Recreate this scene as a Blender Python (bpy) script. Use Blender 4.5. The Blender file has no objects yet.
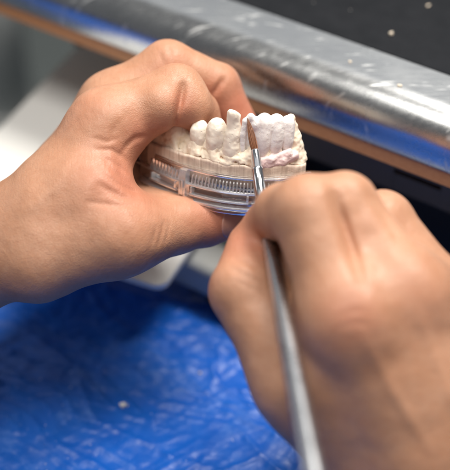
import bpy, math, random
import numpy as np
from mathutils import Vector, Matrix

random.seed(7); np.random.seed(7)
C = bpy.context.scene.collection
sc = bpy.context.scene

# ------------------------------------------------------------------ view frame
PHI = math.radians(42.0)          # how steeply the photographer looks down
D0 = 0.42                         # focus distance, metres
SW, LENS = 36.0, 100.0
TANW = SW / LENS
Fv = np.array([0, math.cos(PHI), -math.sin(PHI)])
Rv = np.array([1.0, 0, 0])
Uv = np.array([0, math.sin(PHI), math.cos(PHI)])
CAM = -Fv * D0


def P(px, py, dmm):
    """a point of the place, given by where it is seen and its depth (mm) past the focus plane"""
    d = D0 + dmm / 1000.0
    return CAM + d * (Fv + Rv * ((px - 225) / 450 * TANW) + Uv * ((235 - py) / 450 * TANW))


def Pz(px, py, z):
    r = Fv + Rv * ((px - 225) / 450 * TANW) + Uv * ((235 - py) / 450 * TANW)
    return CAM + r * ((z - CAM[2]) / r[2])


# ------------------------------------------------------------------ object helpers
def obj(name, me, mat=None, parent=None, loc=None):
    o = bpy.data.objects.new(name, me)
    C.objects.link(o)
    if mat is not None:
        me.materials.append(mat)
    if parent is not None:
        o.parent = parent
    if loc is not None:
        o.location = loc
    return o


def thing(name, label, cat, loc=(0, 0, 0), group=None):
    o = bpy.data.objects.new(name, None)
    C.objects.link(o)
    o.empty_display_size = 0.01
    o.location = loc
    o['label'] = label
    o['category'] = cat
    if group:
        o['group'] = group
    return o


def tag(o, label=None, cat=None, kind=None, group=None):
    if label: o['label'] = label
    if cat: o['category'] = cat
    if kind: o['kind'] = kind
    if group: o['group'] = group
    return o


def mesh(name, verts, faces, smooth=True, off=(0, 0, 0)):
    me = bpy.data.meshes.new(name)
    off = np.array(off)
    v = np.asarray(verts, dtype=np.float64) - off
    me.from_pydata(v.tolist(), [], [list(map(int, f)) for f in faces])
    me.update()
    if smooth:
        me.polygons.foreach_set('use_smooth', [True] * len(me.polygons))
    return me


def child(name, verts, faces, mat, parent, smooth=True):
    return obj(name, mesh(name, verts, faces, smooth, tuple(parent.location)), mat, parent)


class MB:
    def __init__(self):
        self.v = []; self.f = []

    def add(self, v, f):
        n = len(self.v)
        self.v += [tuple(p) for p in v]
        self.f += [tuple(i + n for i in q) for q in f]
        return self


def sweep(profile, frames, closed_profile=True, caps=True):
    """profile: list of (a,b); frames: list of (origin, axisA, axisB)"""
    n = len(profile)
    V = []; F = []
    for (o, a, b) in frames:
        for (p, q) in profile:
            V.append(o + a * p + b * q)
    m = len(frames)
    for i in range(m - 1):
        for j in range(n if closed_profile else n - 1):
            k = (j + 1) % n
            F.append((i * n + j, i * n + k, (i + 1) * n + k, (i + 1) * n + j))
    if caps and closed_profile:
        F.append(tuple(reversed(range(n))))
        F.append(tuple((m - 1) * n + j for j in range(n)))
    return V, F


def lathe(axis0, axis1, stations, seg=28, squash=None):
    """stations: (t along axis 0..1, radius); returns verts, faces"""
    a0 = np.array(axis0); a1 = np.array(axis1)
    ax = a1 - a0
    w = ax / np.linalg.norm(ax)
    h = np.array([1.0, 0, 0])
    u = np.cross(w, h); u /= np.linalg.norm(u)
    v = np.cross(w, u)
    V = []; F = []
    for t, r in stations:
        c = a0 + ax * t
        for k in range(seg):
            an = 2 * math.pi * k / seg
            V.append(c + (u * math.cos(an) + v * math.sin(an)) * r)
    for i in range(len(stations) - 1):
        for k in range(seg):
            l = (k + 1) % seg
            F.append((i * seg + k, i * seg + l, (i + 1) * seg + l, (i + 1) * seg + k))
    F.append(tuple(reversed(range(seg))))
    F.append(tuple((len(stations) - 1) * seg + k for k in range(seg)))
    return V, F


# ------------------------------------------------------------------ signed-distance modelling
def smin(a, b, k):
    h = np.maximum(k - np.abs(a - b), 0.0) / k
    return np.minimum(a, b) - h * h * k * 0.25


def smax(a, b, k):
    return -smin(-a, -b, k)


class Grid:
    """a box of sample points; fields are evaluated only near the surface"""
    def __init__(self, lo, hi, h):
        self.lo = np.array(lo, dtype=np.float32); self.h = h
        self.n = (np.ceil((np.array(hi) - np.array(lo)) / h / 8).astype(int)) * 8

    def setp(self, X, Y, Z):
        self.X, self.Y, self.Z = X, Y, Z
        self.p = (X, Y, Z)

    def dense(self):
        ax = [self.lo[i] + np.float32(self.h) * np.arange(self.n[i], dtype=np.float32) for i in range(3)]
        self.setp(*np.meshgrid(*ax, indexing='ij'))

    def eval(self, fn):
        h = np.float32(self.h)
        nb = self.n // 8
        ax = [self.lo[i] + h * (8 * np.arange(nb[i], dtype=np.float32) + 3.5) for i in range(3)]
        self.setp(*np.meshgrid(*ax, indexing='ij'))
        c = np.asarray(fn(self))
        f = np.repeat(np.repeat(np.repeat(c, 8, 0), 8, 1), 8, 2).astype(np.float32)
        act = np.abs(c) < 8 * self.h * 1.15 + 1.6
        m = np.repeat(np.repeat(np.repeat(act, 8, 0), 8, 1), 8, 2)
        I, J, K = np.nonzero(m)
        self.setp(self.lo[0] + h * I.astype(np.float32), self.lo[1] + h * J.astype(np.float32), self.lo[2] + h * K.astype(np.float32))
        f[I, J, K] = fn(self)
        return f


def cone(p, a, b, r1, r2):
    """tapered capsule"""
    ba = [float(b[i] - a[i]) for i in range(3)]
    l2 = sum(x * x for x in ba)
    q = [p[i] - np.float32(a[i]) for i in range(3)]
    if l2 < 1e-9:
        return np.sqrt(q[0]**2 + q[1]**2 + q[2]**2) - r1
    rr = r1 - r2
    a2 = l2 - rr * rr
    il2 = 1.0 / l2
    y = q[0] * ba[0] + q[1] * ba[1] + q[2] * ba[2]
    z = y - l2
    x2 = (q[0] * l2 - ba[0] * y)**2 + (q[1] * l2 - ba[1] * y)**2 + (q[2] * l2 - ba[2] * y)**2
    y2 = y * y * l2
    z2 = z * z * l2
    k = np.sign(rr) * rr * rr * x2
    c1 = np.sign(z) * a2 * z2 > k
    c2 = np.sign(y) * a2 * y2 < k
    d = (np.sqrt(x2 * a2 * il2) + y * rr) * il2 - r1
    d = np.where(c1, np.sqrt(x2 + z2) * il2 - r2, np.where(c2, np.sqrt(x2 + y2) * il2 - r1, d))
    return d


def ellip(p, c, ax, rad):
    """ellipsoid, ax = 3 orthonormal rows"""
    q = [p[i] - np.float32(c[i]) for i in range(3)]
    k = 0; k1 = 0
    for i in range(3):
        t = q[0] * ax[i][0] + q[1] * ax[i][1] + q[2] * ax[i][2]
        k = k + (t / rad[i])**2
        k1 = k1 + (t / rad[i]**2)**2
    k = np.sqrt(k); k1 = np.sqrt(k1) + 1e-9
    return k * (k - 1.0) / k1


def seg_dist(p, a, b):
    ba = [float(b[i] - a[i]) for i in range(3)]
    l2 = sum(x * x for x in ba) + 1e-12
    q = [p[i] - np.float32(a[i]) for i in range(3)]
    t = np.clip((q[0] * ba[0] + q[1] * ba[1] + q[2] * ba[2]) / l2, 0, 1)
    return np.sqrt((q[0] - t * ba[0])**2 + (q[1] - t * ba[1])**2 + (q[2] - t * ba[2])**2)


def surface_nets(f, lo, h):
    nx, ny, nz = f.shape
    ins = f < 0
    cnt = np.zeros((nx - 1, ny - 1, nz - 1), dtype=np.int8)
    for i in (0, 1):
        for j in (0, 1):
            for k in (0, 1):
                cnt += ins[i:nx - 1 + i, j:ny - 1 + j, k:nz - 1 + k]
    act = (cnt > 0) & (cnt < 8)
    I, J, K = np.nonzero(act)
    idx = -np.ones(act.shape, dtype=np.int64)
    idx[I, J, K] = np.arange(len(I))
    acc = np.zeros((len(I), 3)); num = np.zeros(len(I))
    corners = [(i, j, k) for i in (0, 1) for j in (0, 1) for k in (0, 1)]
    for c in corners:
        for axn in range(3):
            if c[axn] == 1: continue
            d = list(c); d[axn] = 1
            fa = f[I + c[0], J + c[1], K + c[2]]; fb = f[I + d[0], J + d[1], K + d[2]]
            m = (fa < 0) != (fb < 0)
            t = np.where(m, fa / np.where(m, fa - fb, 1.0), 0)
            for q in range(3):
                acc[:, q] += np.where(m, c[q] + (t if q == axn else 0), 0)
            num += m
    V = (acc / num[:, None] + np.stack([I, J, K], 1)) * h + np.array(lo, dtype=np.float64)
    faces = []
    for axn in range(3):
        sl0 = [slice(None)] * 3; sl1 = [slice(None)] * 3
        sl0[axn] = slice(0, -1); sl1[axn] = slice(1, None)
        A = ins[tuple(sl0)]; B = ins[tuple(sl1)]
        m = A != B
        E = np.argwhere(m)
        o1, o2 = [(1, 2), (2, 0), (0, 1)][axn]
        ok = (E[:, o1] > 0) & (E[:, o2] > 0) & (E[:, o1] < f.shape[o1] - 1) & (E[:, o2] < f.shape[o2] - 1)
        E = E[ok]
        flip = A[tuple(E.T)]

        def at(d1, d2):
            e = E.copy(); e[:, o1] -= d1; e[:, o2] -= d2
            return idx[e[:, 0], e[:, 1], e[:, 2]]
        q = np.stack([at(1, 1), at(0, 1), at(0, 0), at(1, 0)], 1)
        q[~flip] = q[~flip][:, ::-1]
        faces.append(q)
    return V, np.concatenate(faces)


def fast_mesh(name, V, F, off=(0, 0, 0)):
    V = np.asarray(V, dtype=np.float64) - np.array(off)
    me = bpy.data.meshes.new(name)
    me.vertices.add(len(V)); me.vertices.foreach_set('co', V.astype(np.float32).ravel())
    nF = len(F); k = F.shape[1]
    me.loops.add(nF * k); me.loops.foreach_set('vertex_index', F.astype(np.int32).ravel())
    me.polygons.add(nF)
    me.polygons.foreach_set('loop_start', np.arange(0, nF * k, k, dtype=np.int32))
    me.polygons.foreach_set('use_smooth', np.ones(nF, dtype=bool))
    me.update(calc_edges=True); me.validate()
    return me


def vnoise(p, scale, seed):
    """smooth value noise on arrays"""
    rs = np.random.RandomState(seed)
    tab = rs.rand(32, 32, 32).astype(np.float32)
    q = [np.asarray(p[i]) / scale + 100 for i in range(3)]
    i0 = [np.floor(a).astype(np.int32) for a in q]
    fr = [a - b for a, b in zip(q, i0)]
    fr = [t * t * (3 - 2 * t) for t in fr]
    r = 0
    for a in (0, 1):
        for b in (0, 1):
            for c in (0, 1):
                w = (fr[0] if a else 1 - fr[0]) * (fr[1] if b else 1 - fr[1]) * (fr[2] if c else 1 - fr[2])
                r = r + w * tab[(i0[0] + a) % 32, (i0[1] + b) % 32, (i0[2] + c) % 32]
    return r * 2 - 1


# ------------------------------------------------------------------ node materials
def mat(name):
    m = bpy.data.materials.new(name); m.use_nodes = True
    nt = m.node_tree
    b = nt.nodes['Principled BSDF']
    return m, nt, b


def N(nt, t, **kw):
    n = nt.nodes.new(t)
    for k, v in kw.items():
        setattr(n, k, v)
    return n


def L(nt, a, b):
    nt.links.new(a, b)


def coords(nt, scale=(1, 1, 1), rot=(0, 0, 0)):
    g = N(nt, 'ShaderNodeTexCoord')
    mp = N(nt, 'ShaderNodeMapping')
    mp.inputs['Scale'].default_value = scale
    mp.inputs['Rotation'].default_value = rot
    L(nt, g.outputs['Object'], mp.inputs['Vector'])
    return mp.outputs['Vector']


def noise(nt, vec, scale, detail=4, rough=0.55, dist=0.0):
    n = N(nt, 'ShaderNodeTexNoise')
    n.inputs['Scale'].default_value = scale
    n.inputs['Detail'].default_value = detail
    n.inputs['Roughness'].default_value = rough
    n.inputs['Distortion'].default_value = dist
    L(nt, vec, n.inputs['Vector'])
    return n.outputs['Fac']


def ramp(nt, fac, stops, interp='LINEAR'):
    r = N(nt, 'ShaderNodeValToRGB')
    r.color_ramp.interpolation = interp
    e = r.color_ramp.elements
    e[0].position, e[0].color = stops[0][0], (*stops[0][1], 1) if len(stops[0][1]) == 3 else stops[0][1]
    e[1].position, e[1].color = stops[-1][0], (*stops[-1][1], 1)
    for s in stops[1:-1]:
        q = e.new(s[0]); q.color = (*s[1], 1)
    L(nt, fac, r.inputs['Fac'])
    return r.outputs['Color']


def mix(nt, fac, a, b, typ='MIX'):
    m = N(nt, 'ShaderNodeMix'); m.data_type = 'RGBA'; m.blend_type = typ
    for sock, val in ((m.inputs[0], fac), (m.inputs[6], a), (m.inputs[7], b)):
        if isinstance(val, (int, float)):
            sock.default_value = val
        elif isinstance(val, tuple):
            sock.default_value = (*val, 1)
        else:
            L(nt, val, sock)
    return m.outputs[2]


def mth(nt, op, a, b=None, c=None, clamp=False):
    m = N(nt, 'ShaderNodeMath', operation=op); m.use_clamp = clamp
    for i, v in enumerate((a, b, c)):
        if v is None: continue
        if isinstance(v, (int, float)): m.inputs[i].default_value = v
        else: L(nt, v, m.inputs[i])
    return m.outputs[0]


def bump(nt, b, h, strength, dist, prev=None):
    n = N(nt, 'ShaderNodeBump')
    n.inputs['Strength'].default_value = strength
    n.inputs['Distance'].default_value = dist
    L(nt, h, n.inputs['Height'])
    if prev is not None: L(nt, prev, n.inputs['Normal'])
    L(nt, n.outputs['Normal'], b.inputs['Normal'])
    return n.outputs['Normal']


def skin_material():
    m, nt, b = mat('skin')
    v = coords(nt)
    at = N(nt, 'ShaderNodeAttribute', attribute_name='flush')
    fl = at.outputs['Fac']
    mott = noise(nt, v, 70, 5, 0.6)
    fine = noise(nt, v, 420, 4, 0.6)
    base = mix(nt, ramp(nt, mott, [(0.35, (0, 0, 0)), (0.68, (1, 1, 1))]), (0.425, 0.218, 0.130), (0.50, 0.275, 0.175))
    base = mix(nt, ramp(nt, fine, [(0.42, (0, 0, 0)), (0.75, (0.35, 0.35, 0.35))]), base, (0.40, 0.175, 0.09))
    base = mix(nt, mth(nt, 'MULTIPLY', fl, 0.75, clamp=True), base, (0.47, 0.135, 0.085))
    # a few small moles
    vo = N(nt, 'ShaderNodeTexVoronoi'); vo.inputs['Scale'].default_value = 37
    L(nt, v, vo.inputs['Vector'])
    base = mix(nt, ramp(nt, vo.outputs['Distance'], [(0.010, (0.5, 0.5, 0.5)), (0.020, (0, 0, 0))]), base, (0.28, 0.12, 0.07))
    BASE = base
    b.inputs['Subsurface Weight'].default_value = 0.18
    b.inputs['Subsurface Radius'].default_value = (1.0, 0.36, 0.18)
    b.inputs['Subsurface Scale'].default_value = 0.0035
    rg = ramp(nt, noise(nt, v, 300, 3), [(0.3, (0.42, 0.42, 0.42)), (0.7, (0.6, 0.6, 0.6))])
    L(nt, rg, b.inputs['Roughness'])
    b.inputs['Specular IOR Level'].default_value = 0.42
    # lined skin: small cells stretched along the hand plus long faint furrows
    va = coords(nt, (1, 1, 1), (0.3, 0.2, 0.75))
    sv = N(nt, 'ShaderNodeMapping'); sv.inputs['Scale'].default_value = (1, 0.36, 1)
    wob = N(nt, 'ShaderNodeTexNoise'); wob.inputs['Scale'].default_value = 260
    L(nt, va, wob.inputs['Vector'])
    wv = N(nt, 'ShaderNodeVectorMath', operation='MULTIPLY_ADD')
    L(nt, wob.outputs['Color'], wv.inputs[0]); wv.inputs[1].default_value = (0.0012,) * 3
    L(nt, va, wv.inputs[2]); L(nt, wv.outputs[0], sv.inputs['Vector'])
    ce = N(nt, 'ShaderNodeTexVoronoi', feature='DISTANCE_TO_EDGE'); ce.inputs['Scale'].default_value = 1550
    L(nt, sv.outputs[0], ce.inputs['Vector'])
    cells = ramp(nt, ce.outputs['Distance'], [(0.0, (0, 0, 0)), (0.16, (1, 1, 1))])
    fv = coords(nt, (1.0, 0.22, 1.0), (0.2, 0.1, 0.9))
    fur = noise(nt, fv, 620, 3, 0.6, 0.6)
    h = mth(nt, 'ADD', mth(nt, 'MULTIPLY', mth(nt, 'MULTIPLY', cells, ramp(nt, noise(nt, v, 45, 3), [(0.35, (0.25,) * 3), (0.65, (1.0,) * 3)])), 0.30), mth(nt, 'MULTIPLY', fur, 1.0))
    L(nt, mix(nt, mth(nt, 'MULTIPLY', mth(nt, 'SUBTRACT', 1.0, cells), 0.22), BASE, (0.40, 0.17, 0.095)), b.inputs['Base Color'])
    n1 = bump(nt, b, h, 0.42, 0.00034)
    n2 = bump(nt, b, noise(nt, v, 130, 4, 0.6), 0.25, 0.0012, n1)
    return m


def plaster_material(name, c1, c2, stain=None, bumpy=0.3, striate=False):
    m, nt, b = mat(name)
    v = coords(nt)
    col = mix(nt, noise(nt, v, 320, 5), c1, c2)
    if stain:
        col = mix(nt, ramp(nt, noise(nt, v, 210, 4, 0.65), [(0.56, (0, 0, 0)), (0.72, (0.8, 0.8, 0.8))]), col, stain)
    if striate:
        g = N(nt, 'ShaderNodeAttribute', attribute_name='along')
        cx = N(nt, 'ShaderNodeCombineXYZ'); L(nt, g.outputs['Fac'], cx.inputs['X'])
        st = noise(nt, cx.outputs[0], 900, 3, 0.6)
        col = mix(nt, ramp(nt, st, [(0.4, (0, 0, 0)), (0.62, (0.5, 0.5, 0.5))]), col, (0.36, 0.27, 0.21))
    L(nt, col, b.inputs['Base Color'])
    b.inputs['Roughness'].default_value = 0.62
    b.inputs['Subsurface Weight'].default_value = 0.12
    b.inputs['Subsurface Radius'].default_value = (1, 0.7, 0.5)
    b.inputs['Subsurface Scale'].default_value = 0.001
    n = bump(nt, b, noise(nt, v, 900, 5, 0.65), bumpy, 0.0004)
    pit = N(nt, 'ShaderNodeTexVoronoi'); pit.inputs['Scale'].default_value = 620; L(nt, v, pit.inputs['Vector'])
    bump(nt, b, ramp(nt, pit.outputs['Distance'], [(0.08, (0, 0, 0)), (0.2, (1, 1, 1))]), 0.25, 0.0003, n)
    return m


def clear_material():
    m, nt, b = mat('clear_acrylic')
    b.inputs['Base Color'].default_value = (0.93, 0.94, 0.97, 1)
    b.inputs['Transmission Weight'].default_value = 1.0
    b.inputs['IOR'].default_value = 1.47
    v = coords(nt)
    L(nt, ramp(nt, noise(nt, v, 500, 4), [(0.45, (0.03,) * 3), (0.75, (0.16,) * 3)]), b.inputs['Roughness'])
    bump(nt, b, noise(nt, v, 350, 3), 0.10, 0.0006)
    return m


def metal_material(name, col, r0, r1, scr=(1, 1, 1), rot=0.0, dust=0.0, scale=140):
    m, nt, b = mat(name)
    b.inputs['Metallic'].default_value = 1.0
    v = coords(nt, scr, (0, 0, rot))
    vv = coords(nt)
    s = noise(nt, v, scale, 5, 0.65)
    L(nt, ramp(nt, s, [(0.35, (r0,) * 3), (0.68, (r1,) * 3)]), b.inputs['Roughness'])
    c = mix(nt, noise(nt, v, scale * 0.7, 4), tuple(x * 0.86 for x in col), col)
    if dust > 0:
        d = ramp(nt, noise(nt, vv, 260, 6, 0.75), [(0.62, (0, 0, 0)), (0.72, (dust,) * 3)])
        c = mix(nt, d, c, (0.8, 0.79, 0.76))
        L(nt, mth(nt, 'SUBTRACT', 1.0, d), b.inputs['Metallic'])
    L(nt, c, b.inputs['Base Color'])
    bump(nt, b, s, 0.06, 0.0006)
    return m


def plain(name, c1, c2, rough=0.5, scale=40, bmp=0.1, spec=0.5, det=4):
    m, nt, b = mat(name)
    v = coords(nt)
    n = noise(nt, v, scale, det)
    L(nt, mix(nt, n, c1, c2), b.inputs['Base Color'])
    b.inputs['Roughness'].default_value = rough
    b.inputs['Specular IOR Level'].default_value = spec
    bump(nt, b, noise(nt, v, scale * 6, 4), bmp, 0.0006)
    return m


SKIN = skin_material()
PLASTER = plaster_material('ivory_plaster', (0.83, 0.70, 0.55), (0.87, 0.77, 0.64), (0.58, 0.36, 0.22))
TOOTHP = plaster_material('ivory_tooth_plaster', (0.83, 0.73, 0.61), (0.87, 0.80, 0.70), (0.66, 0.46, 0.32), 0.2)
PLINTH = plaster_material('beige_plinth_plaster', (0.66, 0.52, 0.42), (0.73, 0.60, 0.50), None, 0.3, True)
WHITEP = plaster_material('white_powder_build_up', (0.83, 0.78, 0.76), (0.87, 0.84, 0.83), (0.84, 0.73, 0.70), 0.45)
PINK = plaster_material('pink_wax', (0.80, 0.58, 0.56), (0.83, 0.68, 0.67), (0.85, 0.77, 0.75), 0.4)
CLEAR = clear_material()

# =================================================================== HANDS
def chain(g, pts, k=2.0):
    r = None
    for (a, b) in zip(pts[:-1], pts[1:]):
        c = cone(g.p, P(*a[:3]) * 1000, P(*b[:3]) * 1000, a[3], b[3])
        r = c if r is None else smin(r, c, k)
    return r


def make_hand(name, label, palm, fingers, grooves, bumps, flush, h=0.75, kf=1.1, kp=7.0, pal_k=9.0, knob=None):
    pts = [q for ch in palm + fingers for q in ch]
    W = np.array([P(*q[:3]) * 1000 for q in pts]); R = np.array([q[3] for q in pts])
    g = Grid((W - R[:, None]).min(0) - 4, (W + R[:, None]).max(0) + 4, h)

    def fn(g):
        body = None
        for ch in palm:
            c = chain(g, ch, 4.0)
            body = c if body is None else smin(body, c, pal_k)
        fg = None
        for ch in fingers:
            c = chain(g, ch, 2.2)
            fg = c if fg is None else smin(fg, c, kf)
        f = smin(body, fg, kp)
        for (a, r, k) in bumps:
            f = smin(f, cone(g.p, P(*a) * 1000, P(*a) * 1000, r, r), k)
        dx, dy, dz = [g.p[i] - np.float32(CAM[i] * 1000) for i in range(3)]
        dep = dx * Fv[0] + dy * Fv[1] + dz * Fv[2]
        sxp = dx / dep / TANW * 450 + 225
        syp = 235 - (dx * Uv[0] + dy * Uv[1] + dz * Uv[2]) / dep / TANW * 450
        for (line, d0, win, depth, wid) in grooves:           # creases pressed into the flesh, tapering at both ends
            m = np.exp(-((dep - (D0 * 1000 + d0)) / win)**4)
            best = None
            n_ = len(line) - 1
            for i, (a, b) in enumerate(zip(line[:-1], line[1:])):
                bx, by = b[0] - a[0], b[1] - a[1]
                t = np.clip(((sxp - a[0]) * bx + (syp - a[1]) * by) / (bx * bx + by * by), 0, 1)
                dd = np.sqrt((sxp - a[0] - t * bx)**2 + (syp - a[1] - t * by)**2) * 0.336
                u = (i + t) / n_
                e = np.exp(-(dd / wid)**2) * (0.25 + 0.75 * np.abs(np.sin(np.pi * np.clip(u, 0, 1)))**0.6)
                best = e if best is None else np.maximum(best, e)
            f = f + depth * best * m
        # gentle unevenness of flesh
        f = f + 0.22 * vnoise(g.p, 9.0, 3) + 0.10 * vnoise(g.p, 4.0, 5)
        return f

    f = g.eval(fn)
    V, F = surface_nets(f, g.lo, h)
    fl = np.zeros(len(V))
    for (a, rad, s) in flush:
        d2 = ((V - P(*a) * 1000)**2).sum(1)
        fl = np.maximum(fl, s * np.exp(-d2 / rad**2))
    base = V.mean(0) / 1000
    me = fast_mesh(name, V / 1000, F, base)
    at = me.attributes.new('flush', 'FLOAT', 'POINT')
    at.data.foreach_set('value', fl.astype(np.float32))
    o = obj(name, me, SKIN, None, base)
    tag(o, label, 'hand')
    return o, fn


# left hand -----------------------------------------------------------
LI_M, LI_P, LI_D, LI_T = (106, 127, 4, 12.0), (176, 92, 8, 9.3), (196, 112, 14, 7.6), (208, 140, 18, 6.8)
LM_M, LM_P, LM_D, LM_T = (113, 108, 22, 11.6), (168, 67, 22, 9.2), (218, 85, 26, 7.6), (241, 128, 30, 6.6)
LR_M, LR_P, LR_D, LR_T = (100, 130, 38, 11), (165, 100, 40, 9), (190, 132, 42, 7.6), (200, 160, 40, 6.6)
LP_M, LP_P, LP_D, LP_T = (90, 155, 52, 10), (145, 135, 54, 8), (170, 160, 52, 7), (180, 180, 48, 6.2)
LW = (2, 243, 6, 15)
left_palm = [
    [(-520, 560, 0, 31), (-230, 385, 0, 26), (-90, 306, 4, 21.5), LW],
    [(-520, 560, 24, 31), (-230, 385, 24, 25), (-90, 302, 24, 19), (2, 246, 24, 15)],
    [LW, (66, 187, 4, 14.5), LI_M],
    [(2, 246, 20, 15), (68, 182, 22, 14), LM_M],
    [(6, 252, 30, 13), LR_M],
    [(10, 262, 38, 12), LP_M],
    [LW, (38, 257, -4, 14.6), (118, 238, -7, 11.8)],
    [(50, 215, -2, 15), (92, 190, -3, 12), (102, 152, 2, 8.5)],
    [(90, 200, -4, 11), (110, 224, -6, 9.5)],
    [(90, 180, 24, 15), (128, 196, 34, 12), (150, 190, 42, 10)],
    [(118, 232, 2, 11), (150, 218, 14, 9.5), (182, 214, 21, 8.2)],
]
left_fingers = [
    [LI_M, LI_P, LI_D, LI_T],
    [LM_M, LM_P, LM_D, LM_T],
    [LR_M, LR_P, LR_D, LR_T],
    [LP_M, LP_P, LP_D, LP_T],
    [(118, 238, -7, 11.8), (176, 226, 7, 9.4), (204, 221, 13, 8.8), (229, 218, 17, 7.6)],
]
left_grooves = [
    ([(184, 82), (180, 102), (173, 125)], 0, 14, 1.5, 1.2), ([(184, 82), (180, 102), (173, 125)], 0, 14, 0.5, 2.4),
    ([(224, 78), (213, 95)], 20, 12, 1.1, 1.0),
    ([(146, 136), (135, 138), (126, 146), (121, 155)], -4, 14, 0.7, 1.0),
    ([(116, 156), (121, 174), (129, 190), (140, 199)], -6, 14, 0.5, 1.3),
    ([(136, 201), (120, 197), (98, 184)], -8, 16, 0.6, 1.1),
    ([(124, 184), (114, 171), (104, 160)], -8, 16, 0.5, 1.0),
    ([(127, 160), (112, 150), (94, 150)], -8, 16, 0.45, 0.9),
    ([(140, 206), (118, 206), (88, 202)], -10, 16, 0.5, 1.0),
    ([(128, 174), (112, 162), (100, 156)], -8, 16, 0.35, 0.7),
    ([(136, 193), (118, 184), (104, 174)], -8, 16, 0.4, 0.7),
    ([(118, 138), (108, 142), (92, 138)], -6, 16, 0.3, 0.8),
    ([(120, 120), (112, 133), (110, 142)], -4, 16, 0.3, 0.9),
    ([(90, 100), (97, 92), (108, 86)], 6, 16, 0.25, 0.8),
    ([(60, 262), (78, 215), (92, 178)], -10, 20, -0.45, 2.2),
    ([(20, 215), (52, 190), (76, 150)], -6, 20, -0.4, 1.8),
    ([(152, 244), (157, 226)], -4, 14, 0.35, 0.7), ([(158, 246), (164, 222)], -4, 14, 0.4, 0.7), ([(165, 244), (170, 222)], -4, 14, 0.3, 0.7),
    ([(160, 52), (163, 66)], 14, 12, 0.3, 0.8), ([(168, 45), (172, 58)], 14, 12, 0.3, 0.8),
]
left_bumps = [((162, 106, 1), 7.6, 4), ((191, 106, 6), 7.0, 4)]
left_flush = [((126, 178, -10), 15, 0.7), ((240, 110, 24), 12, 0.9), ((142, 136, -4), 8, 0.65), ((200, 130, 8), 9, 0.5),
              ((226, 217, 12), 16, 0.95), ((175, 66, 10), 9, 0.25), ((82, 104, -8), 12, 0.25), ((170, 120, 2), 9, 0.45), ((180, 104, -2), 6, 0.6), ((216, 90, 20), 6, 0.6)]
lh, lfn = make_hand('hand', 'left hand gripping the clear tray, its thumb underneath the tray and wrist at the left',
                       left_palm, left_fingers, left_grooves, left_bumps, left_flush, h=0.62)


def nail(hand, fn, c, out, along, w, ln):
    """a nail: a thin shell of the fingertip's own surface"""
    c = np.array(c); out = np.array(out) / np.linalg.norm(out); along = np.array(along) / np.linalg.norm(along)
    along = along - out * (along @ out); along /= np.linalg.norm(along)
    g = Grid(c - 9, c + 9, 0.4); g.dense()
    f = fn(g)
    e = ellip(g.p, c, [along, np.cross(out, along), out], (ln, w, 5.0))
    V, F = surface_nets(smax(f - 0.35, e, 0.3), g.lo, g.h)
    base = np.array(hand.location)
    m, nt, b = mat('fingernail')
    b.inputs['Base Color'].default_value = (0.42, 0.20, 0.15, 1); b.inputs['Roughness'].default_value = 0.4
    b.inputs['Subsurface Weight'].default_value = 0.2; b.inputs['Subsurface Scale'].default_value = 0.002
    obj('fingernail', fast_mesh('fingernail', V / 1000, F, base), m, hand)


nail(lh, lfn, P(232, 224, 10) * 1000, -Fv * 0.8 - Uv * 0.75, Rv, 5.0, 5.6)

# right hand ----------------------------------------------------------
RI_M, RI_P, RI_D, RI_T = (349, 322, -58, 12.0), (309, 212, -51, 11), (284, 212, -37, 8.8), (267, 223, -26, 7.2)
RM_M, RM_P, RM_D, RM_T = (404, 300, -52, 12.2), (344, 206, -46, 10), (304, 250, -28, 8.6), (278, 244, -14, 7.6)
RR_M, RR_P, RR_D, RR_T = (440, 308, -38, 11.2), (383, 221, -33, 9.2), (340, 266, -16, 8), (312, 262, -6, 7.2)
RP_M, RP_P, RP_D, RP_T = (470, 328, -24, 10.2), (412, 266, -18, 8.2), (385, 290, -4, 7.4), (360, 286, 4, 6.6)
right_palm = [
    [RI_M, (418, 455, -52, 15), (460, 520, -44, 20)],
    [RM_M, (450, 455, -44, 16), (495, 520, -36, 20)],
    [RR_M, (486, 455, -31, 15), (520, 520, -25, 18)],
    [RP_M, (515, 455, -18, 14), (540, 520, -14, 17)],
    [(460, 520, -42, 20), (650, 800, -20, 28), (800, 1100, 10, 32)],
    [(520, 520, -26, 19), (720, 780, -4, 27), (860, 1080, 20, 31)],
    [(299, 385, -44, 12.2), (370, 462, -36, 16), (440, 520, -34, 18)],
    [(348, 400, -36, 13), (318, 362, -38, 9.5)],
    [(430, 385, -46, 16), (402, 345, -47, 14)],
    [(296, 262, -22, 9.0), (316, 318, -36, 10.0), (340, 375, -40, 12)],
]
right_fingers = [
    [RI_M, RI_P, RI_D, RI_T],
    [RM_M, RM_P, RM_D, RM_T],
    [RR_M, RR_P, RR_D, RR_T],
    [RP_M, RP_P, RP_D, RP_T],
    [(299, 385, -44, 12.2), (243, 291, -36, 10.3), (252, 246, -22, 8)],
]
right_grooves = [([(332, 190), (341, 218), (350, 246), (364, 290)], -58, 14, 2.3, 2.2),
                 ([(366, 188), (388, 226), (418, 280)], -44, 14, 1.1, 2.0),
                 ([(362, 335), (395, 395), (430, 450)], -66, 18, -0.5, 2.2), ([(416, 310), (445, 380), (470, 440)], -58, 18, -0.5, 2.2),
                 ([(338, 318), (352, 311), (366, 313)], -70, 12, 0.2, 1.2), ([(338, 328), (354, 322), (370, 325)], -70, 12, 0.2, 1.2),
                 ([(296, 196), (310, 190), (322, 190)], -60, 12, 0.2, 0.9), ([(294, 204), (310, 198), (326, 199)], -60, 12, 0.2, 0.9),
                 ([(338, 198), (350, 194), (360, 198)], -54, 12, 0.15, 0.9),
                 ([(232, 258), (246, 262), (258, 270)], -38, 14, 0.6, 0.9),
                 ([(230, 268), (244, 275), (262, 284)], -42, 14, 0.5, 0.9),
                 ([(236, 280), (250, 288), (266, 294)], -44, 14, 0.3, 0.8)]
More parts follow.
